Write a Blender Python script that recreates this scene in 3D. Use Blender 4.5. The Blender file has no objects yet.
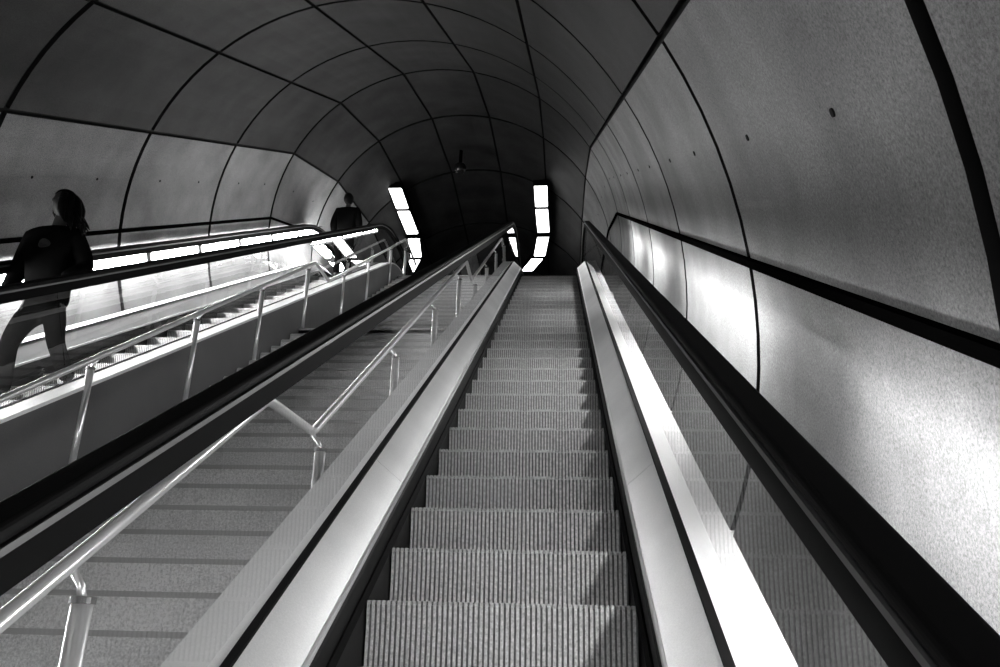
import bpy, bmesh, math, random
from mathutils import Vector, Matrix
random.seed(7)
PI = math.pi
C = bpy.context.scene
SL = math.radians(30)
CS, SN, TN = math.cos(SL), math.sin(SL), math.tan(SL)

# ------------------------------------------------------------------ camera, world, exposure
YAW, PITCH, ROLL, FPX = 0.0795111, 0.3544763, 0.0255623, 825.92
cy, sy, cp, sp = math.cos(YAW), math.sin(YAW), math.cos(PITCH), math.sin(PITCH)
r0 = Vector((cy, sy, 0)); f0 = Vector((-sy*cp, cy*cp, sp)); u0 = r0.cross(f0)
cr, sr = math.cos(ROLL), math.sin(ROLL)
rr = r0*cr + u0*sr; uu = -r0*sr + u0*cr
cam = bpy.data.cameras.new('camera'); co = bpy.data.objects.new('camera', cam)
C.collection.objects.link(co)
cam.sensor_width = 36; cam.lens = FPX*36/1000; cam.clip_start = 0.05; cam.clip_end = 200
co.matrix_world = Matrix(((rr.x, uu.x, -f0.x, 0), (rr.y, uu.y, -f0.y, 0), (rr.z, uu.z, -f0.z, 0), (0, 0, 0, 1)))
C.camera = co
w = bpy.data.worlds.new('world'); C.world = w; w.use_nodes = True
w.node_tree.nodes['Background'].inputs[0].default_value = (1, 1, 1, 1)
w.node_tree.nodes['Background'].inputs[1].default_value = 0.0
C.view_settings.view_transform = 'Standard'; C.view_settings.look = 'None'
C.view_settings.gamma = 1; C.view_settings.use_curve_mapping = False
C.view_settings.exposure = 0.0
WALL_LAMP = 70.0      # tube lamps along the walls
RIGHT_LAMP = 52.0
FILL_LAMP = 22.0    # fill lamps added behind the camera
HALL_LAMP = 6.0      # ceiling lamps
C.cycles.max_bounces = 10; C.cycles.transparent_max_bounces = 24; C.cycles.glossy_bounces = 6
C.cycles.sample_clamp_indirect = 4; C.cycles.use_denoising = True

# ------------------------------------------------------------------ materials
def mat(name, col, rough=.6, metal=0., speck=0., stain=0., scale=150., emit=0, bump=0., spec=.5):
    m = bpy.data.materials.new(name); m.use_nodes = True
    nt = m.node_tree; b = nt.nodes['Principled BSDF']
    b.inputs['Base Color'].default_value = (col, col, col, 1)
    b.inputs['Roughness'].default_value = rough; b.inputs['Metallic'].default_value = metal
    b.inputs['Specular IOR Level'].default_value = spec
    if emit:
        b.inputs['Emission Color'].default_value = (1, 1, 1, 1); b.inputs['Emission Strength'].default_value = emit
    if speck or stain:
        tc = nt.nodes.new('ShaderNodeTexCoord')
        n1 = nt.nodes.new('ShaderNodeTexNoise'); n1.inputs['Scale'].default_value = scale; n1.inputs['Detail'].default_value = 6; n1.inputs['Roughness'].default_value = .85
        n2 = nt.nodes.new('ShaderNodeTexNoise'); n2.inputs['Scale'].default_value = 1.7; n2.inputs['Detail'].default_value = 5
        nt.links.new(tc.outputs['Object'], n1.inputs['Vector']); nt.links.new(tc.outputs['Object'], n2.inputs['Vector'])
        def rng(n, a):
            mr = nt.nodes.new('ShaderNodeMapRange'); mr.inputs['From Min'].default_value = .3; mr.inputs['From Max'].default_value = .7
            mr.inputs['To Min'].default_value = 1-a; mr.inputs['To Max'].default_value = 1+a
            nt.links.new(n.outputs['Fac'], mr.inputs['Value']); return mr
        a, c = rng(n1, speck), rng(n2, stain)
        mu = nt.nodes.new('ShaderNodeMath'); mu.operation = 'MULTIPLY'
        nt.links.new(a.outputs[0], mu.inputs[0]); nt.links.new(c.outputs[0], mu.inputs[1])
        m2 = nt.nodes.new('ShaderNodeMath'); m2.operation = 'MULTIPLY'; m2.inputs[1].default_value = col
        nt.links.new(mu.outputs[0], m2.inputs[0]); nt.links.new(m2.outputs[0], b.inputs['Base Color'])
        if bump:
            bp = nt.nodes.new('ShaderNodeBump'); bp.inputs['Strength'].default_value = bump; bp.inputs['Distance'].default_value = .004
            nt.links.new(n1.outputs['Fac'], bp.inputs['Height']); nt.links.new(bp.outputs['Normal'], b.inputs['Normal'])
    return m

M = dict(
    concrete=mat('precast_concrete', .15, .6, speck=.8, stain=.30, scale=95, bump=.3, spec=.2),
    ceilpanel=mat('shaded_ceiling_concrete', .020, .6, speck=.8, stain=.45, scale=95, bump=.3, spec=.12),  # shade of the vault put into a darker concrete colour
    darkpanel=mat('unlit_hall_panel', .015, .6, speck=.3, scale=70),  # darkness of the unlit far hall put into the panel colour
    joint=mat('dark_joint', .008, .9, spec=.1),
    trim=mat('dark_trim', .0015, .9, spec=.0),
    floor=mat('hall_floor', .05, .4, speck=.3, stain=.2, scale=90),
    rubber=mat('black_rubber', .003, .6, spec=.08),
    guide=mat('guide_metal', .12, .45, metal=.6),
    black=mat('black_plastic', .003, .7, spec=.05),
    deck=mat('brushed_steel_deck', .7, .33, metal=.75, speck=.14, stain=.10, scale=160),
    outdeck=mat('satin_aluminium', .88, .45, metal=.1, speck=.12, stain=.06, scale=160),
    clad=mat('grey_cladding', .11, .5, metal=.2, speck=.2, stain=.15, scale=120),
    skirt=mat('black_skirt', .004, .5, spec=.1),
    step=mat('ribbed_aluminium', .56, .5, metal=.35, speck=.5, stain=.15, scale=60),
    groove=mat('dark_groove', .2, .7, speck=.3, scale=60),
    stair=mat('pale_terrazzo', .9, .38, speck=.5, stain=.18, scale=90),
    nosing=mat('dark_nosing', .6, .7),
    chrome=mat('polished_steel', .92, .28, metal=.7),
    housing=mat('lamp_housing', .3, .5),
    wlamp=mat('wall_lamp_glow', .9, .4, emit=WALL_LAMP),
    fill_lamp=mat('fill_lamp_glow', .9, .4, emit=FILL_LAMP),
    rlamp=mat('right_lamp_glow', .9, .4, emit=RIGHT_LAMP),
    hlamp=mat('hall_lamp_glow', .9, .4, emit=HALL_LAMP),
    coat=mat('dark_coat', .004, .95, spec=.0), trousers=mat('dark_trousers', .004, .95, spec=.0),
    hair=mat('dark_hair', .005, .7, spec=.1), skin=mat('skin', .03, .6), shoe=mat('black_shoe', .01, .5),  # backlit shade put into the dark skin colour
    print=mat('grey_chest_print', .014, .9), eye=mat('dark_eye', .02, .3),
    dome=mat('dark_dome', .01, .2),
)
def glass_mat():
    m = bpy.data.materials.new('balustrade_glass'); m.use_nodes = True
    nt = m.node_tree; nt.nodes.remove(nt.nodes['Principled BSDF'])
    out = nt.nodes['Material Output']
    t = nt.nodes.new('ShaderNodeBsdfTransparent'); t.inputs[0].default_value = (.96, .96, .96, 1)
    g = nt.nodes.new('ShaderNodeBsdfGlossy'); g.inputs['Roughness'].default_value = .015; g.inputs[0].default_value = (1, 1, 1, 1)
    lw = nt.nodes.new('ShaderNodeLayerWeight'); lw.inputs['Blend'].default_value = .5   # facing = 1 - |cos|
    pw = nt.nodes.new('ShaderNodeMath'); pw.operation = 'POWER'; pw.inputs[1].default_value = 5.0
    f = nt.nodes.new('ShaderNodeMath'); f.operation = 'MULTIPLY_ADD'; f.inputs[1].default_value = .75; f.inputs[2].default_value = .07
    nt.links.new(lw.outputs['Facing'], pw.inputs[0]); nt.links.new(pw.outputs[0], f.inputs[0])
    mx = nt.nodes.new('ShaderNodeMixShader')
    nt.links.new(f.outputs[0], mx.inputs[0]); nt.links.new(t.outputs[0], mx.inputs[1]); nt.links.new(g.outputs[0], mx.inputs[2])
    nt.links.new(mx.outputs[0], out.inputs[0])
    return m
M['glass'] = glass_mat()

# ------------------------------------------------------------------ helpers
def link(o):
    C.collection.objects.link(o); return o
def tag(o, label=None, cat=None, group=None, kind=None):
    if label: o['label'] = label
    if cat: o['category'] = cat
    if group: o['group'] = group
    if kind: o['kind'] = kind
    return o
def empty(name, loc=(0, 0, 0), **k):
    o = link(bpy.data.objects.new(name, None)); o.location = loc; o.empty_display_size = .2
    bpy.context.view_layer.update(); return tag(o, **k)
def obj(name, bm, m, parent=None, smooth=False, label=None):
    me = bpy.data.meshes.new(name)
    bmesh.ops.recalc_face_normals(bm, faces=bm.faces[:])
    bm.to_mesh(me); bm.free(); me.materials.append(m)
    if smooth:
        for p in me.polygons: p.use_smooth = True
    o = link(bpy.data.objects.new(name, me))
    if parent:
        o.parent = parent
        if parent.type == 'EMPTY' or parent.parent:
            q = parent; off = Vector((0, 0, 0))
            while q: off += q.location; q = q.parent
            me.transform(Matrix.Translation(-off))
    if label: o['label'] = label
    return o
def struct(name, bm, m, smooth=False):
    o = obj(name, bm, m, smooth=smooth); o['kind'] = 'structure'; return o
def box(bm, a, b):
    v = [bm.verts.new((x, y, z)) for x in (a[0], b[0]) for y in (a[1], b[1]) for z in (a[2], b[2])]
    for f in ((0, 1, 3, 2), (4, 6, 7, 5), (0, 4, 5, 1), (2, 3, 7, 6), (0, 2, 6, 4), (1, 5, 7, 3)):
        bm.faces.new([v[i] for i in f])
def loft(bm, rings, close=True, caps=True):
    vs = [[bm.verts.new(p) for p in r] for r in rings]
    n = len(vs[0])
    for a, b in zip(vs, vs[1:]):
        for i in range(n if close else n-1):
            j = (i+1) % n
            bm.faces.new((a[i], a[j], b[j], b[i]))
    if caps and close:
        bm.faces.new(vs[0][::-1]); bm.faces.new(vs[-1])
    return vs
def tube(bm, pts, r, seg=12):
    pts = [Vector(p) for p in pts]; rings = []
    up = Vector((1, 0, 0))
    for i, p in enumerate(pts):
        d = ((pts[i+1]-p) if i == 0 else (p-pts[i-1]) if i == len(pts)-1 else (pts[i+1]-p).normalized()+(p-pts[i-1]).normalized()).normalized()
        a = d.cross(up)
        if a.length < 1e-3: a = d.cross(Vector((0, 1, 0)))
        a.normalize(); b = d.cross(a)
        rings.append([p + (a*math.cos(t)+b*math.sin(t))*r for t in [2*PI*k/seg for k in range(seg)]])
    loft(bm, rings)
def rnd_rect(x0, x1, y0, y1, r, k=3):
    out = []
    for cx_, cy_, a0 in ((x1-r, y1-r, 0), (x0+r, y1-r, 90), (x0+r, y0+r, 180), (x1-r, y0+r, 270)):
        for i in range(k+1):
            a = math.radians(a0+90*i/k); out.append((cx_+r*math.cos(a), cy_+r*math.sin(a)))
    return out

# slope frame: s along the slope, n perpendicular to it (camera height = 0)
def SNp(x, s, n): return Vector((x, s*CS - n*SN, s*SN + n*CS))
NOSE_N = -1.717*CS            # nose line of the steps
ZH = 6.567                    # floor of the upper hall
# path of the nose line: incline, arc, level
R_ARC = 3.0
YB = (ZH+1.717)/TN; TL = R_ARC*math.tan(SL/2)
S_BEND = (YB*CS + ZH*SN)      # s of the bend
def station(t):
    """t = distance along the nose line (t = s on the incline)"""
    t1 = S_BEND - TL; L = R_ARC*SL
    if t <= t1:
        p = SNp(0, t, NOSE_N); return p.y, p.z, SL
    p = SNp(0, t1, NOSE_N)
    if t <= t1+L:
        a = SL-(t-t1)/R_ARC
        cx_, cz_ = p.y + R_ARC*SN, p.z - R_ARC*CS
        return cx_ - R_ARC*math.sin(a), cz_ + R_ARC*math.cos(a), a
    return YB+TL+(t-t1-L), ZH, 0.
T_ARC0, T_ARC1 = S_BEND-TL, S_BEND-TL+R_ARC*SL
def stations(t0, t1):
    ts = [t0]
    for i in range(9):
        t = T_ARC0+(T_ARC1-T_ARC0)*i/8
        if t0+.01 < t < t1-.01: ts.append(t)
    ts.append(t1); return [station(t) for t in ts]
def sweep(bm, prof, xc, side, t0, t1):
    rings = []
    for (y, z, a) in stations(t0, t1):
        rings.append([Vector((xc+side*x, y-n*math.sin(a), z+n*math.cos(a))) for x, n in prof])
    loft(bm, rings)

XB, XA, XT = -.226, -4.0, -2.158
# ------------------------------------------------------------------ tunnel lining
D = 2.6; RAD = 3.224; NC = -1.04
S_K = 5.72*D
rings = []       # (centre, tilt, yaw)
for k in range(-3, 5):
    s = D*(.72+k); rings.append((SNp(XT, s, NC), SL, 0.))
pc = SNp(XT, S_K, NC); rings.append((pc.copy(), math.radians(27), 0.))
for ang, tilt in ((21, 16), (10.5, 5)):
    a = math.radians(ang); pc = pc + Vector((0, math.cos(a), math.sin(a)))*D
    rings.append((pc.copy(), math.radians(tilt), 0.))
yaw = 0.
for k in range(7):
    y_ = math.radians([0, 0, 9, 18, 24, 30, 34][k])
    pc = pc + Vector((-math.sin(y_), math.cos(y_), 0))*D
    yn = math.radians([0, 4, 13, 21, 27, 32, 34][k])
    rings.append((pc.copy(), 0., yn))
def rp(ring, ang, rad):
    c, tl, yw = ring
    x = rad*math.cos(ang); n = rad*math.sin(ang)
    v = Vector((x, -n*math.sin(tl), n*math.cos(tl)))
    return c + Matrix.Rotation(yw, 3, 'Z') @ v
def lining(name, cells, step_deg=3.2, r0_=0, r1_=12, m='concrete'):
    bm = bmesh.new()
    for ri in range(r0_, min(r1_, len(rings)-1)):
        A, B = rings[ri], rings[ri+1]
        L = (B[0]-A[0]).length; g = .040/L
        for a0, a1 in cells:
            ga = .022/RAD
            a0r, a1r = math.radians(a0)+ga, math.radians(a1)-ga
            n = max(2, int((a1-a0)/step_deg))
            r = []
            for i in range(n+1):
                an = a0r+(a1r-a0r)*i/n
                p0, p1 = rp(A, an, RAD), rp(B, an, RAD); q0, q1 = rp(A, an, RAD+.045), rp(B, an, RAD+.045)
                r.append([p0.lerp(p1, g), p0.lerp(p1, 1-g), q0.lerp(q1, 1-g), q0.lerp(q1, g)])
            k0 = len(bm.faces); loft(bm, r); bm.faces.ensure_lookup_table()
            for q, f in enumerate(bm.faces[k0:]):
                if q >= 4*n or q % 4 != 0: f.material_index = 1      # panel edges inside the joints
    o = struct(name, bm, M[m]); o.data.materials.append(M['joint']); return o
SEAMS = [90-78.05+22.3*k for k in range(8)]
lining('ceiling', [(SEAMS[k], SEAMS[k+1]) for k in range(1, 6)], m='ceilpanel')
lining('wall_right', [(-42, SEAMS[0]), (SEAMS[0], SEAMS[1])])
lining('wall_left', [(SEAMS[6], SEAMS[7]), (SEAMS[7], 222)])
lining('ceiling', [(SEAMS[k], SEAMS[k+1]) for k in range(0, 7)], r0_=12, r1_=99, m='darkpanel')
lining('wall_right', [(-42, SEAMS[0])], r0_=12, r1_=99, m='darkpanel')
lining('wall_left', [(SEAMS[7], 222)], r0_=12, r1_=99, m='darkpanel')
bm = bmesh.new()
loft(bm, [[rp(R, math.radians(a), RAD+.04) for a in range(-45, 226, 5)] for R in rings], close=False)
struct('ceiling_backing', bm, M['joint']).name = 'ceiling.001'
# projecting trims along both walls
for nm, an in (('trim_1', SEAMS[0]), ('trim_2', SEAMS[7])):
    bm = bmesh.new(); rg = []
    sgn = 1 if an < 90 else -1
    for R in rings:
        a = math.radians(an); h = .022/RAD
        rg.append([rp(R, a-h, RAD+.02), rp(R, a+h, RAD+.02), rp(R, a+h, RAD-.03), rp(R, a-h, RAD-.03)])
    loft(bm, rg); struct(nm, bm, M['trim'])
# plug holes in the panels (real recess covers)
bm = bmesh.new()
for ri in range(len(rings)-8):
    A, B = rings[ri], rings[ri+1]
    for k in (0, 6):
        for fa in (.5,):
            for fs in (.28, .72):
                an = math.radians(SEAMS[k]+22.3*fa)
                c = rp(A, an, RAD-.002).lerp(rp(B, an, RAD-.002), fs)
                cen = A[0].lerp(B[0], fs); nrm = (cen-c).normalized()
                t = (B[0]-A[0]).normalized(); u = nrm.cross(t)
                for rad, off in ((.015, 0),):
                    loft(bm, [[c+nrm*o+(t*math.cos(q)+u*math.sin(q))*rad for q in [PI*2*i/10 for i in range(10)]] for o in (-.02, .004)])
tag(obj('trim_plugs', bm, M['joint']), kind='structure').name = 'trim_3'
# end wall and hall floor, tunnel invert
bm = bmesh.new(); R = rings[-1]
vs = [bm.verts.new(rp(R, math.radians(a), RAD+.05)) for a in range(-45, 226, 10)]; bm.faces.new(vs)
struct('wall_back', bm, M['trim'])
bm = bmesh.new(); R = rings[0]
vs = [bm.verts.new(rp(R, math.radians(a), RAD+.05)) for a in range(-45, 226, 10)]; bm.faces.new(vs)
struct('wall_front', bm, M['concrete'])
bm = bmesh.new()
box(bm, (XT-8.5, YB+.75, ZH-.25), (XT+3.05, 35, ZH))
struct('floor', bm, M['floor'])
bm = bmesh.new()
for xa, xb in ((XT-RAD+.02, XA-.83), (XB+.83, XT+RAD-.02)):
    v = [SNp(x, s, n) for s in (-5, 16.) for x, n in ((xa, -1.9), (xb, -1.9), (xb, -2.1), (xa, -2.1))]
    loft(bm, [v[:4], v[4:]])
struct('floor_gutter', bm, M['stair']).name = 'floor.001'

# ------------------------------------------------------------------ escalators
W2 = .50
def rib_profile(w, pitch, depth):
    n = int(round(w/pitch)); p = w/n; out = []
    for i in range(n):
        x = -w/2+i*p
        out += [(x, 0), (x+p*.60, 0), (x+p*.63, depth), (x+p*.96, depth)]
    out.append((w/2, 0)); return out
def step_meshes(rise):
    bm = bmesh.new(); pr = rib_profile(2*W2, .0192, .009)
    # riser: slightly concave ribbed face, falls away from the nose
    zs = [0, -.03, -.08, -.14, -rise-.005, -rise-.04]; ys = [0, .004, .013, .018, .022, .023]
    loft(bm, [[(x, y+d+.002, z-.012) for x, d in pr] for y, z in zip(ys, zs)], close=False)
    bm.faces.ensure_lookup_table(); nq = len(pr)-1
    for q, f in enumerate(bm.faces):
        if (q % nq) % 4 in (1, 2, 3): f.material_index = 1           # painted grooves between the ribs
    riser = bm
    t = bmesh.new()
    loft(t, [[(x, y, -d*1.6) for x, d in pr] for y in (0., .418)], close=False)
    loft(t, [[(x, 0., -d*1.6) for x, d in pr], [(x, .003, -.013) for x, d in pr]], close=False)
    for x in (-W2, W2):
        vv = [t.verts.new((x, y, z)) for y, z in ((0, 0), (.41, 0), (.41, -.05), (.02, -.05))]; t.faces.new(vv)
    return riser, t
def make_mesh(name, bm, m):
    me = bpy.data.meshes.new(name); bmesh.ops.recalc_face_normals(bm, faces=bm.faces[:]); bm.to_mesh(me); bm.free(); me.materials.append(m); return me
rb, tb = step_meshes(.23)
RISER, TREAD = make_mesh('step_riser', rb, M['step']), make_mesh('step_tread', tb, M['step'])
RISER.materials.append(M['groove'])
def nose_z(y):
    # height of the nose line at horizontal position y, following the upper transition
    y1 = SNp(0, T_ARC0, NOSE_N).y; z1 = SNp(0, T_ARC0, NOSE_N).z
    if y <= y1: return -1.717+y*TN
    cyy, czz = y1+R_ARC*SN, z1-R_ARC*CS
    if y < cyy: return czz+math.sqrt(max(0, R_ARC**2-(cyy-y)**2))
    return ZH
def escalator(xc, phase, label, nlow):
    root = empty('escalator', (xc, 3.0, -1.717+3*TN-.3), label=label, cat='escalator')
    off = root.location
    # steps
    k0 = -14
    for k in range(k0, 40):
        y = phase+.4*k; z = nose_z(y)
        if y > YB+.9: break
        o = link(bpy.data.objects.new('step', RISER)); o.parent = root; o.location = Vector((xc, y, z))-off
        d = link(bpy.data.objects.new('tread', TREAD)); d.parent = o
    T0, T1 = -3.2, T_ARC1+1.0
    for side in (-1, 1):
        bm = bmesh.new(); sweep(bm, rnd_rect(.640, .724, .957, .990, .014, 4), xc, side, T0, T1); obj('handrail', bm, M['rubber'], root, smooth=False)
        bm = bmesh.new(); sweep(bm, [(.638, .944), (.700, .944), (.700, .957), (.638, .957)], xc, side, T0, T1); obj('handrail_guide', bm, M['guide'], root)
        bm = bmesh.new(); sweep(bm, [(.641, .884), (.685, .884), (.690, .944), (.641, .944)], xc, side, T0, T1); obj('guide_channel', bm, M['black'], root)
        # inner deck: bevelled cover with a bright lip
        cuts = [T0, -.5, 3.68, 7.8, 11.9, T1]
        for a, b in zip(cuts, cuts[1:]):
            bm = bmesh.new(); sweep(bm, [(.520, .135), (.526, .150), (.645, .262), (.645, .235), (.530, .125)], xc, side, a+.0015, b-.0015); obj('inner_deck', bm, M['deck'], root)
        bm = bmesh.new(); sweep(bm, [(.514, .118), (.522, .118), (.524, .148), (.517, .144)], xc, side, T0, T1); obj('deck_lip', bm, M['chrome'], root)
        bm = bmesh.new(); sweep(bm, [(.507, -.55), (.519, -.55), (.519, .130), (.507, .120)], xc, side, T0, T1); obj('skirt', bm, M['skirt'], root)
        bm = bmesh.new(); sweep(bm, [(.488, .02), (.507, .012), (.507, .045), (.500, .045)], xc, side, T0, T1); obj('skirt_brush', bm, M['black'], root)
        bm = bmesh.new(); sweep(bm, [(.646, .20), (.674, .20), (.674, .272), (.646, .272)], xc, side, T0, T1); obj('glass_clamp', bm, M['black'], root)
        bm = bmesh.new(); sweep(bm, [(.675, .245), (.675, .268), (.835, .268), (.835, .245)], xc, side, T0, T1); obj('outer_deck', bm, M['outdeck'], root)
        bm = bmesh.new(); sweep(bm, [(.815, -.75), (.832, -.75), (.832, .244), (.815, .244)], xc, side, T0, T1); obj('cladding', bm, M['clad'], root)
        g = [T0]+[3.02+2.2*j for j in range(-2, 6)]+[T1]
        for a, b in zip(g, g[1:]):
            bm = bmesh.new()
            rg = []
            for (y, z, an) in stations(a+.003, b-.003):
                rg.append([Vector((xc+side*.660, y-n*math.sin(an), z+n*math.cos(an))) for n in (.24, .935)])
            loft(bm, rg, close=False); obj('glass_panel', bm, M['glass'], root)
        # newel end of the handrail
        y, z, a = station(T1)
        bm = bmesh.new(); rg = []
        for i in range(13):
            q = PI/2-PI*i/12
            for_c = (y+.33*math.cos(q), z+.63+.33*math.sin(q))
            rg.append([Vector((xc+side*x, y+(.33+n)*math.cos(q), z+.63+(.33+n)*math.sin(q))) for x, n in rnd_rect(.640, .724, -.003, .030, .014, 4)])
        loft(bm, rg); obj('handrail_newel', bm, M['rubber'], root)
    return root
PH = 3.19197 % .4
escalator(XB, PH, 'nearest escalator, seen from its own ribbed steps, rising up the middle of the picture', 0)
escalator(XA, PH+.17, 'far escalator along the left wall, carrying a dark walking figure', 0)
# landing comb plates
for xc, lb in ((XB, 'metal comb plate at the head of the middle escalator'), (XA, 'metal comb plate at the head of the far left escalator')):
    bm = bmesh.new(); box(bm, (xc-.5, YB+.74, ZH+.001), (xc+.5, YB+1.9, ZH+.012))
    for k in range(50):
        x = xc-.5+.02*k+.006; box(bm, (x, YB+.68, ZH-.002), (x+.008, YB+.745, ZH+.010))
    tag(obj('comb_plate', bm, M['guide']), lb, 'comb plate')

# ------------------------------------------------------------------ staircase
RS, TR = .173, .275
XS0, XS1 = XA+.84, XB-.84
stairs = empty('staircase', ((XS0+XS1)/2, 3.3, -.18), label='wide pale fixed staircase between the two escalators', cat='staircase')
so = stairs.location
def sbox(name, a, b, m):
    bm = bmesh.new(); box(bm, a, b); return obj(name, bm, m, stairs)
def stair_step(y, ztop):
    bm = bmesh.new(); box(bm, (XS0, y, ztop-RS-.15), (XS1, y+TR+.03, ztop))
    o = obj('step', bm, M['stair'], stairs)
    bm = bmesh.new(); box(bm, (XS0+.01, y-.012, ztop-.022), (XS1-.01, y+.045, ztop+.003)); obj('nosing_strip', bm, M['nosing'], o)
L0 = -.18
for i in range(21): stair_step(3.62+TR*i, L0+RS*(i+1))
L1 = L0+RS*21
bm = bmesh.new(); box(bm, (XS0, 3.62+TR*20, L1-.2), (XS1, 9.81, L1)); obj('landing', bm, M['stair'], stairs)
for i in range(18): stair_step(9.79+TR*i, L1+RS*(i+1))
bm = bmesh.new(); box(bm, (XS0, 9.79+TR*17, ZH-.2), (XS1, YB+.76, ZH)); obj('landing', bm, M['stair'], stairs)
bm = bmesh.new(); box(bm, (XS0, 2.92, L0-.2), (XS1, 3.64, L0)); obj('landing', bm, M['stair'], stairs)
for i in range(14): stair_step(2.92-TR*i, L0-RS*i)

def stair_rail(x, side, label, posts):
    root = empty('stair_handrail', (x, 3.5, 0), label=label, cat='handrail')
    SLP = .636
    pts = [(-1.2, .89-SLP*4.36), (3.16, .89), (3.80, .91), (9.34, .91+SLP*5.54), (9.96, .93+SLP*5.54)]
    ze = ZH+.93; ye = 9.96+(ze-pts[-1][1])/SLP
    pts += [(ye, ze), (ye+1.2, ze)]
    P3 = [Vector((x, y, z)) for y, z in pts]
    # round the kinks a little
    out = [P3[0]]
    for a, b, c in zip(P3, P3[1:], P3[2:]):
        d1, d2 = (a-b).normalized(), (c-b).normalized()
        for t in (0, .5, 1):
            q0 = b+d1*.045; q1 = b+d2*.045
            out.append(q0.lerp(b, t).lerp(b.lerp(q1, t), t))
    out.append(P3[-1])
    bm = bmesh.new(); tube(bm, out, .021, 16); obj('rail', bm, M['chrome'], root, smooth=True)
    def rz(y):
        for (y0, z0), (y1, z1) in zip(pts, pts[1:]):
            if y0 <= y <= y1: return z0+(z1-z0)*(y-y0)/(y1-y0)
    def fz(y):
        if y < 2.92: return L0-RS*(math.floor((2.92-y)/TR+1))
        if y < 3.62: return L0
        if y < 9.12: return L0+RS*(math.floor((y-3.62)/TR)+1)
        if y < 9.79: return L1
        return min(ZH, L1+RS*(math.floor((y-9.79)/TR)+1))
    for y in posts:
        z = rz(y); xp = x+side*.045
        bm = bmesh.new(); tube(bm, [(xp, y, fz(y)), (xp, y, z-.085)], .026, 14); p = obj('post', bm, M['chrome'], root, smooth=True)
        bm = bmesh.new(); tube(bm, [(xp, y, z-.09), (xp-side*.012, y, z-.055), (x, y, z-.012)], .011, 8); obj('bracket', bm, M['chrome'], p, smooth=True)
        bm = bmesh.new(); tube(bm, [(xp, y, z-.097), (xp, y, z-.08)], .031, 16); obj('collar', bm, M['guide'], p)
        bm = bmesh.new(); tube(bm, [(xp, y, fz(y)), (xp, y, fz(y)+.01)], .045, 16); obj('base_flange', bm, M['guide'], p)
    return root
stair_rail(-1.19, 1, 'tubular steel stair handrail seen through the left glass of the middle escalator', [.7, 2.0, 3.80, 5.35, 6.9, 8.45, 10.0, 11.5, 13.1, 14.9])
stair_rail(-3.12, -1, 'tubular steel stair handrail in front of the grey side of the far left escalator', [.8, 2.3, 3.7, 5.09, 6.5, 7.86, 9.24, 10.8, 12.15, 13.7, 15.0])

# ------------------------------------------------------------------ lamps
def nth(i, n):
    names = ['lowest', 'second lowest', 'third lowest', 'fourth lowest', 'fifth lowest', 'sixth lowest', 'seventh lowest', 'eighth lowest', 'ninth lowest', 'tenth lowest', 'eleventh lowest', 'twelfth lowest', 'thirteenth lowest']
    return 'topmost' if i == n-1 else names[i]
def slope_lamp(x, s0, s1, n0, n1, label, group, wid=.05, m='wlamp', baffle=0):
    c = SNp(x, (s0+s1)/2, (n0+n1)/2)
    root = empty('tube_lamp', c, label=label, cat='lamp', group=group)
    bm = bmesh.new(); pr = rnd_rect(x-wid, x+wid, n0, n1, min(wid, (n1-n0)/2)*.9, 3)
    loft(bm, [[SNp(a, s, b) for a, b in pr] for s in (s0+.04, s1-.04)]); obj('diffuser', bm, M[m], root)
    for a, b in ((s0, s0+.045), (s1-.045, s1)):
        bm = bmesh.new(); loft(bm, [[SNp(q, s, r) for q, r in rnd_rect(x-wid*.9, x+wid*.9, n0+.004, n1-.004, .02, 2)] for s in (a, b)]); obj('end_cap', bm, M['housing'], root)
    sg = 1 if x > XT else -1; bm = bmesh.new(); hs = .3 if baffle else .6
    loft(bm, [[SNp(q, s, r) for q, r in ((x-wid*hs, n0-.03), (x+wid*hs, n0-.03), (x+wid*hs, n0+.003), (x-wid*hs, n0+.003))] for s in (s0+.02, s1-.02)]); obj('housing', bm, M['housing'], root)
    if baffle:  # opaque plate added to keep lamp light off vault and upper wall
        bm = bmesh.new(); OW, OI = (.015, .05) if x > XT else (.17, .05)
        pr = [(x-sg*(wid+OI), n1+.006), (x+sg*(wid+OW), n1+.006), (x+sg*(wid+OW), n1+.012), (x-sg*(wid+OI), n1+.012)]
        loft(bm, [[SNp(q, s, r) for q, r in pr] for s in (s0, s1)]); obj('light_baffle', bm, M['trim'], root)
# left row, seen above and through the far escalator
LL = [(15.45-1.44*(k+1)+.0, 15.45-1.44*k-.06) for k in range(-1, 11)][::-1]
for i, (a, b) in enumerate(LL):
    slope_lamp(-5.02, a, b, -.80, -.62, nth(i, len(LL))+' tube lamp in the row along the left wall behind the far escalator', 'tube lamps along the left wall', baffle=.0001)
RL = [(-2.4, -.4), (.2, 2.9), (4.3, 7.3), (8.7, 10.2), (11.2, 12.7)]
for i, (a, b) in enumerate(RL):
    slope_lamp(.660, a, b, -.83, -.750, nth(i, len(RL))+' tube lamp low along the right wall behind the near escalator', 'tube lamps along the right wall', wid=.035, baffle=.02, m='rlamp')
for i, (a, b) in enumerate(((11.0, 12.55), (12.65, 13.9), (14.0, 15.1))):
    slope_lamp(-3.385, a, b, -.645, -.595, nth(i, 3)+' short tube lamp beneath the right handrail of the far left escalator', 'short tube lamps under the far handrail', wid=.02)
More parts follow.
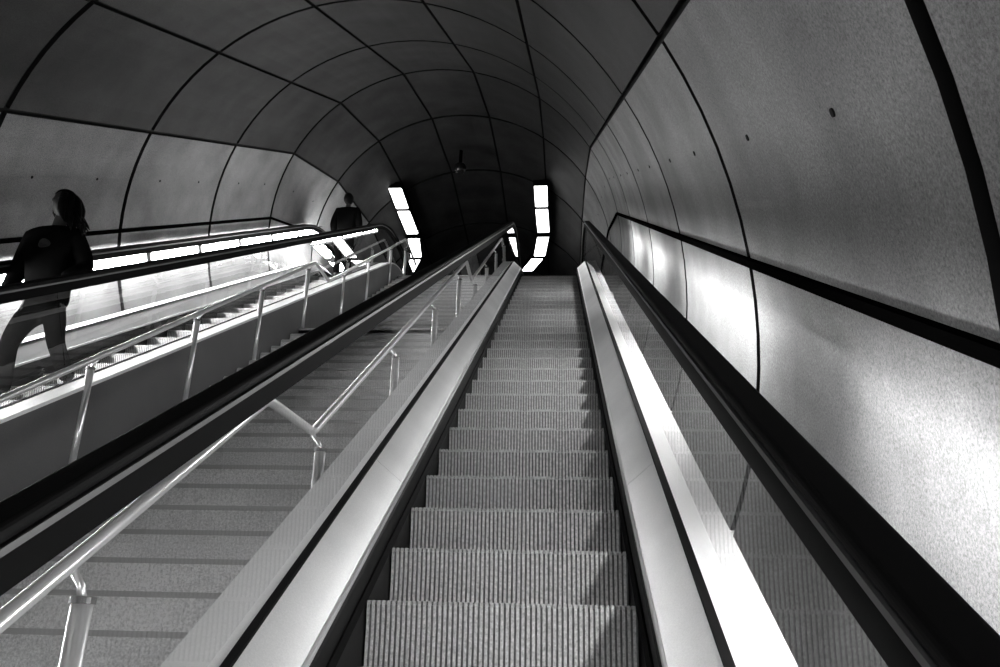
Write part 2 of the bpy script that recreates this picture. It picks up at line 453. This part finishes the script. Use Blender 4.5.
# slanting lamp on the far side of the upper landing
def free_lamp(p0, p1, r, label, group=None):
    p0, p1 = Vector(p0), Vector(p1); c = (p0+p1)/2
    root = empty('tube_lamp', c, label=label, cat='lamp', group=group); d = (p1-p0).normalized()
    bm = bmesh.new(); tube(bm, [p0+d*.05, p1-d*.05], r, 14); obj('diffuser', bm, M['wlamp'], root, smooth=False)
    for q in (p0, p1-d*.05):
        bm = bmesh.new(); tube(bm, [q, q+d*.055], r*.9, 14); obj('end_cap', bm, M['housing'], root)
free_lamp((-4.9, 14.36, 7.31), (-4.9, 15.45, 7.50), .085, 'nearer slanting tube lamp on the left wall above the far landing', None)
free_lamp((-4.9, 15.70, 7.53), (-4.9, 16.44, 7.67), .085, 'farther slanting tube lamp on the left wall above the far landing', None)
# ceiling lamps of the hall, in two rows that follow the bend
HZ = 10.25
rowsx = (-4.05, -.50)
segs = [((0, 17.4), (0, 18.45)), ((0, 18.55), (.02, 19.85)), ((0, 20.1), (-.12, 21.3)), ((-.2, 21.45), (-.5, 22.3))]
for xr, nm in zip(rowsx, ('left', 'right')):
    for j, ((dx0, y0), (dx1, y1)) in enumerate(segs):
        lb = ['nearest', 'second nearest', 'third nearest', 'farthest'][j]+' flat ceiling lamp in the '+nm+' row of the upper hall'
        root = empty('ceiling_lamp', (xr+(dx0+dx1)/2, (y0+y1)/2, HZ), label=lb, cat='lamp', group='ceiling lamps of the upper hall, '+nm+' row')
        hw = .155
        bm = bmesh.new(); loft(bm, [[(xr+dx+q, y, z) for q, z in rnd_rect(-hw, hw, HZ-.02, HZ+.05, .02, 2)] for dx, y in ((dx0, y0+.05), (dx1, y1-.05))]); obj('diffuser', bm, M['hlamp'], root)
        bm = bmesh.new(); loft(bm, [[(xr+dx+q, y, z) for q, z in ((-hw-.02, HZ+.02), (hw+.02, HZ+.02), (hw+.02, HZ+.16), (-hw-.02, HZ+.16))] for dx, y in ((dx0, y0), (dx1, y1))]); obj('housing', bm, M['trim'], root)
# fill lamps added on the vault behind the camera for the near steps
for xr, nm in zip((XT-1.75, XT+1.75), ('left', 'right')):
    for j, s_ in enumerate((-.3, -1.7)):
        c = SNp(xr, s_, 1.62)
        root = empty('ceiling_lamp', c, label=['upper', 'lower'][j]+' added fill lamp in the '+nm+' row on the vault behind the viewer', cat='lamp', group='added fill lamps behind the viewer, '+nm+' row')
        for nm2, hw, n0, n1, e, mt in (('diffuser', .155, 1.60, 1.64, .05, 'fill_lamp'), ('housing', .175, 1.635, 1.70, 0, 'trim')):
            bm = bmesh.new(); loft(bm, [[SNp(xr+q, s, z) for q, z in ((-hw, n0), (hw, n0), (hw, n1), (-hw, n1))] for s in (s_-.6+e, s_+.6-e)]); obj(nm2, bm, M[mt], root)
# ceiling camera dome
root = empty('dome_camera', (-2.35, 16.6, 10.5), label='small dark dome camera hanging from the ceiling above the upper hall', cat='camera')
bm = bmesh.new(); tube(bm, [(-2.35, 16.6, 10.35), (-2.35, 16.6, 10.75)], .04, 12); obj('stem', bm, M['trim'], root)
bm = bmesh.new(); bmesh.ops.create_uvsphere(bm, u_segments=20, v_segments=12, radius=.14, matrix=Matrix.Translation((-2.35, 16.6, 10.28))); obj('dome', bm, M['dome'], root, smooth=True)

# ------------------------------------------------------------------ people
def skinned(name, chains, m, parent, levels=2):
    """chains: list of [(co, rx, ry)], later chains start at an index (chain, i) of an earlier point"""
    bm = bmesh.new(); lay = bm.verts.layers.skin.verify(); made = []
    for ci, (start, pts) in enumerate(chains):
        row = []; prev = None if start is None else made[start[0]][start[1]]
        for p, a, b in pts:
            v = bm.verts.new(p); v[lay].radius = (a, b)
            if prev is not None: bm.edges.new((prev, v))
            elif ci == 0: v[lay].use_root = True
            prev = v; row.append(v)
        made.append(([prev] if False else [])+row)
    me = bpy.data.meshes.new(name); bm.to_mesh(me); bm.free()
    o = link(bpy.data.objects.new(name, me))
    sk = o.modifiers.new('skin', 'SKIN'); sk.use_smooth_shade = True
    sb = o.modifiers.new('sub', 'SUBSURF'); sb.levels = levels; sb.render_levels = levels
    dg = bpy.context.evaluated_depsgraph_get(); dg.update()
    me2 = bpy.data.meshes.new_from_object(o.evaluated_get(dg)); bpy.data.objects.remove(o)
    me2.name = name; me2.materials.clear(); me2.materials.append(m)
    for p in me2.polygons: p.use_smooth = True
    o = link(bpy.data.objects.new(name, me2)); o.parent = parent
    return o
def head_mesh(parent, c, rz, tilt=0):
    bm = bmesh.new(); bmesh.ops.create_uvsphere(bm, u_segments=28, v_segments=20, radius=1)
    for v in bm.verts:
        x, y, z = v.co
        wx = .076*(1-.22*max(0, -z)**1.5); v.co = Vector((x*wx, y*.096, z*.118))
        if y < -.3 and z < 0: v.co.y -= .006*(-z)                       # chin
        g = math.exp(-((x/.14)**2+((z+.12)/.22)**2))
        if y < 0: v.co.y -= .022*g                                     # nose
        for ex in (-.42, .42):
            if y < 0: v.co.y += .008*math.exp(-(((x-ex)/.16)**2+((z-.08)/.12)**2))
        if y < 0: v.co.y -= .004*math.exp(-((x/.3)**2+((z+.48)/.09)**2))  # lips
    for ex in (-1, 1):
        r = bmesh.ops.create_uvsphere(bm, u_segments=8, v_segments=8, radius=1)
        for v in r['verts']: v.co = Vector((ex*.078+v.co.x*.010, .008+v.co.y*.018, -.005+v.co.z*.03))
    R = Matrix.Rotation(rz, 4, 'Z') @ Matrix.Rotation(tilt, 4, 'X')
    bm.transform(Matrix.Translation(c) @ R)
    o = obj('head', bm, M['skin'], None, smooth=True); o.parent = parent
    for ex in (-1, 1):
        bm = bmesh.new(); bmesh.ops.create_uvsphere(bm, u_segments=10, v_segments=8, radius=.011, matrix=Matrix.Translation(c) @ R @ Matrix.Translation((ex*.031, -.082, .010)))
        e = obj('eye', bm, M['eye'], None, smooth=True); e.parent = o
    return R
def hair_mesh(parent, c, R, length, blow):
    bm = bmesh.new(); r = bmesh.ops.create_uvsphere(bm, u_segments=26, v_segments=18, radius=1)
    dele = []
    for v in bm.verts:
        x, y, z = v.co
        v.co = Vector((x*.094, y*.112+.014, z*.126+.016))
        if y < -.62 and z < .35: dele.append(v)
    bmesh.ops.delete(bm, geom=dele, context='VERTS')
    if length:
        random.seed(11)
        for i in range(46):
            a = math.radians(-62+235*i/45)      # from her left temple round the back to the right
            x0, y0 = .088*math.cos(a), .100*math.sin(a)+.01
            z0 = .03+.05*random.random(); L = length*(.75+.35*random.random())*(.55 if math.cos(a) < -.3 else 1)
            bl = blow*(.55+.6*random.random()); pts = []
            for k in range(6):
                t = k/5
                pts.append(Vector((x0*(1+.35*t)+bl*t**1.6+.012*math.sin(5*t+i), y0*(1+.25*t)+.01*math.cos(4*t+i), z0-L*t)))
            rad = [.022, .032, .034, .028, .018, .004]
            rg = []
            for p, q in zip(pts, rad): rg.append([p+Vector((math.cos(w_)*q, math.sin(w_)*q, 0)) for w_ in [2*PI*j/8 for j in range(8)]])
            loft(bm, rg)
    bm.transform(Matrix.Translation(c) @ R)
    o = obj('hair', bm, M['hair'], None, smooth=True); o.parent = parent
def shoe_mesh(parent, c, rz):
    bm = bmesh.new(); rg = []
    for t, wd, h in ((-.07, .030, .07), (-.06, .036, .085), (-.01, .038, .085), (.04, .040, .062), (.10, .044, .045), (.15, .040, .036), (.185, .022, .026)):
        rg.append([Vector((x, -t, z)) for x, z in rnd_rect(-wd, wd, 0, h, min(wd, h/2)*.8, 3)])
    loft(bm, rg); bm.transform(Matrix.Translation(c) @ Matrix.Rotation(rz, 4, 'Z'))
    o = obj('shoe', bm, M['shoe'], None, smooth=True); o.parent = parent
def hand_chains(palm_i, wr, d, side):
    """five fingers from a short palm; d = direction of the hand"""
    d = Vector(d).normalized(); sx = d.cross(Vector((0, 1, 0))).normalized()*side; out = []
    wr = Vector(wr); palm = wr+d*.075
    out.append(((palm_i), [(wr+d*.03, .028, .016), (palm, .036, .014)]))
    return out, palm, d, sx
def person(loc, P, label, hair_len, blow, head_rz, turn=0, scale=1.0):
    root = empty('person', loc, label=label, cat='person')
    if turn: root.rotation_euler.z = turn
    root.scale = (scale,)*3
    V = Vector
    hip, chest, neck, head = V(P['hip']), V(P['chest']), V(P['neck']), V(P['head'])
    # body: pelvis root, spine, neck; limbs branch from it as one skinned surface
    ch = [(None, [(hip, .12, .10), (hip.lerp(chest, .5), .105, .085), (chest, .14, .095), (neck+V((0, 0, -.04)), .06, .05), (neck+V((0, 0, .05)), .05, .048), (head+V((0, 0, -.06)), .05, .05)])]
    for sd in ('l', 'r'):
        k = len(ch); sh, el, wr = V(P['sh_'+sd]), V(P['el_'+sd]), V(P['wr_'+sd])
        d = (wr-el).normalized(); px = d.cross(V((0, 1, 0))).normalized(); palm = wr+d*.08
        ch.append(((0, 2), [(sh, .05, .05), (el, .036, .036), (wr, .024, .024), (wr+d*.03, .030, .017), (palm, .034, .014)]))
        for f, (off, ln) in enumerate(((-.028, .065), (-.010, .078), (.010, .074), (.028, .058))):
            b0 = palm+px*off+d*.012; bend = V((0, -.35, 0)) if P.get('curl', 1) else V((0, 0, 0))
            ch.append(((k, 4), [(b0, .009, .009), (b0+(d+bend*.5).normalized()*ln*.55, .008, .008), (b0+(d+bend).normalized()*ln, .0065, .0065)]))
        tb_ = wr+d*.035-px*.028
        ch.append(((k, 3), [(tb_, .010, .010), (tb_+(d*.6-px*.8).normalized()*.035, .009, .009), (tb_+(d*.9-px*.5).normalized()*.062, .0075, .0075)]))
        hp, kn, an = V(P['hp_'+sd]), V(P['kn_'+sd]), V(P['an_'+sd])
        ch.append(((0, 0), [(hp, .085, .085), (hp.lerp(kn, .5), .072, .072), (kn, .052, .052), (kn.lerp(an, .35), .052, .052), (an, .034, .034)]))
    skinned('body', ch, M['skin'], root)
    # coat over torso and arms
    cc = [(None, [(hip+V((0, 0, -.10)), .20, .15), (hip, .20, .145), (hip.lerp(chest, .5), .19, .14), (chest, .20, .14), (neck+V((0, 0, -.03)), .082, .075)])]
    for sd in ('l', 'r'):
        sh, el, wr = V(P['sh_'+sd]), V(P['el_'+sd]), V(P['wr_'+sd])
        cc.append(((0, 3), [(sh, .095, .095), (sh.lerp(el, .5), .082, .082), (el, .074, .074), (el.lerp(wr, .6), .060, .060), (wr, .048, .048)]))
    skinned('coat', cc, M['coat'], root)
    tc = [(None, [(hip+V((0, 0, .04)), .135, .115), (hip+V((0, 0, -.05)), .14, .12)])]
    for sd in ('l', 'r'):
        hp, kn, an = V(P['hp_'+sd]), V(P['kn_'+sd]), V(P['an_'+sd])
        tc.append(((0, 1), [(hp+V((0, 0, -.08)), .098, .100), (hp.lerp(kn, .55), .086, .088), (kn, .070, .072), (kn.lerp(an, .45), .066, .068), (an+V((0, 0, .02)), .060, .064)]))
    skinned('trousers', tc, M['trousers'], root)
    R = head_mesh(root, head, head_rz)
    hair_mesh(root, head, R, hair_len, blow)
    for sd in ('l', 'r'): shoe_mesh(root, V(P['an_'+sd])+V((0, 0, -.085)), P.get('foot_rz', 0))
    if P.get('print'):
        bm = bmesh.new(); c = chest+V((.0, -.135, .0)); rg = []
        for k in range(2):
            rg.append([c+V((.05*math.cos(q), k*-.004+.02*abs(math.cos(q))**2, .04*math.sin(q))) for q in [2*PI*j/16 for j in range(16)]])
        loft(bm, rg); o = obj('chest_print', bm, M['print'], None); o.parent = root
    return root
# she comes down the far escalator: front foot on one step, trailing foot on the step above
Z0 = -1.717+TN*5.762
person((-4.30, 5.98, Z0+.0), dict(
    hip=(0, .10, .93), chest=(0, .05, 1.33), neck=(.02, .03, 1.54), head=(0.04, .0, 1.72),
    sh_l=(.18, .06, 1.44), el_l=(.29, .10, 1.19), wr_l=(.22, -.08, 1.02),
    sh_r=(-.20, .06, 1.44), el_r=(-.29, .10, 1.16), wr_r=(-.27, -.02, .92),
    hp_l=(.10, .10, .86), kn_l=(.14, .12, .58), an_l=(.13, .42, .316),
    hp_r=(-.09, .08, .86), kn_r=(-.10, -.06, .48), an_r=(-.09, -.02, .086), foot_rz=0, print=1),
    'person with long loose dark hair and a dark coat walking down the far left escalator', .30, .11, math.radians(-14), scale=1.045)
person((-4.12, 13.9, nose_z(13.9)-.03), dict(
    hip=(0, 0, .92), chest=(0, 0, 1.28), neck=(0, 0, 1.50), head=(0, 0, 1.67),
    sh_l=(.19, 0, 1.42), el_l=(.25, .02, 1.14), wr_l=(.24, -.06, .90),
    sh_r=(-.19, 0, 1.42), el_r=(-.25, .02, 1.14), wr_r=(-.24, -.06, .90),
    hp_l=(.10, 0, .88), kn_l=(.10, -.01, .49), an_l=(.11, 0, .086),
    hp_r=(-.10, 0, .88), kn_r=(-.10, -.01, .49), an_r=(-.11, 0, .086)),
    'distant dark figure of a person standing at the head of the far left escalator', 0, 0, 0, turn=PI)
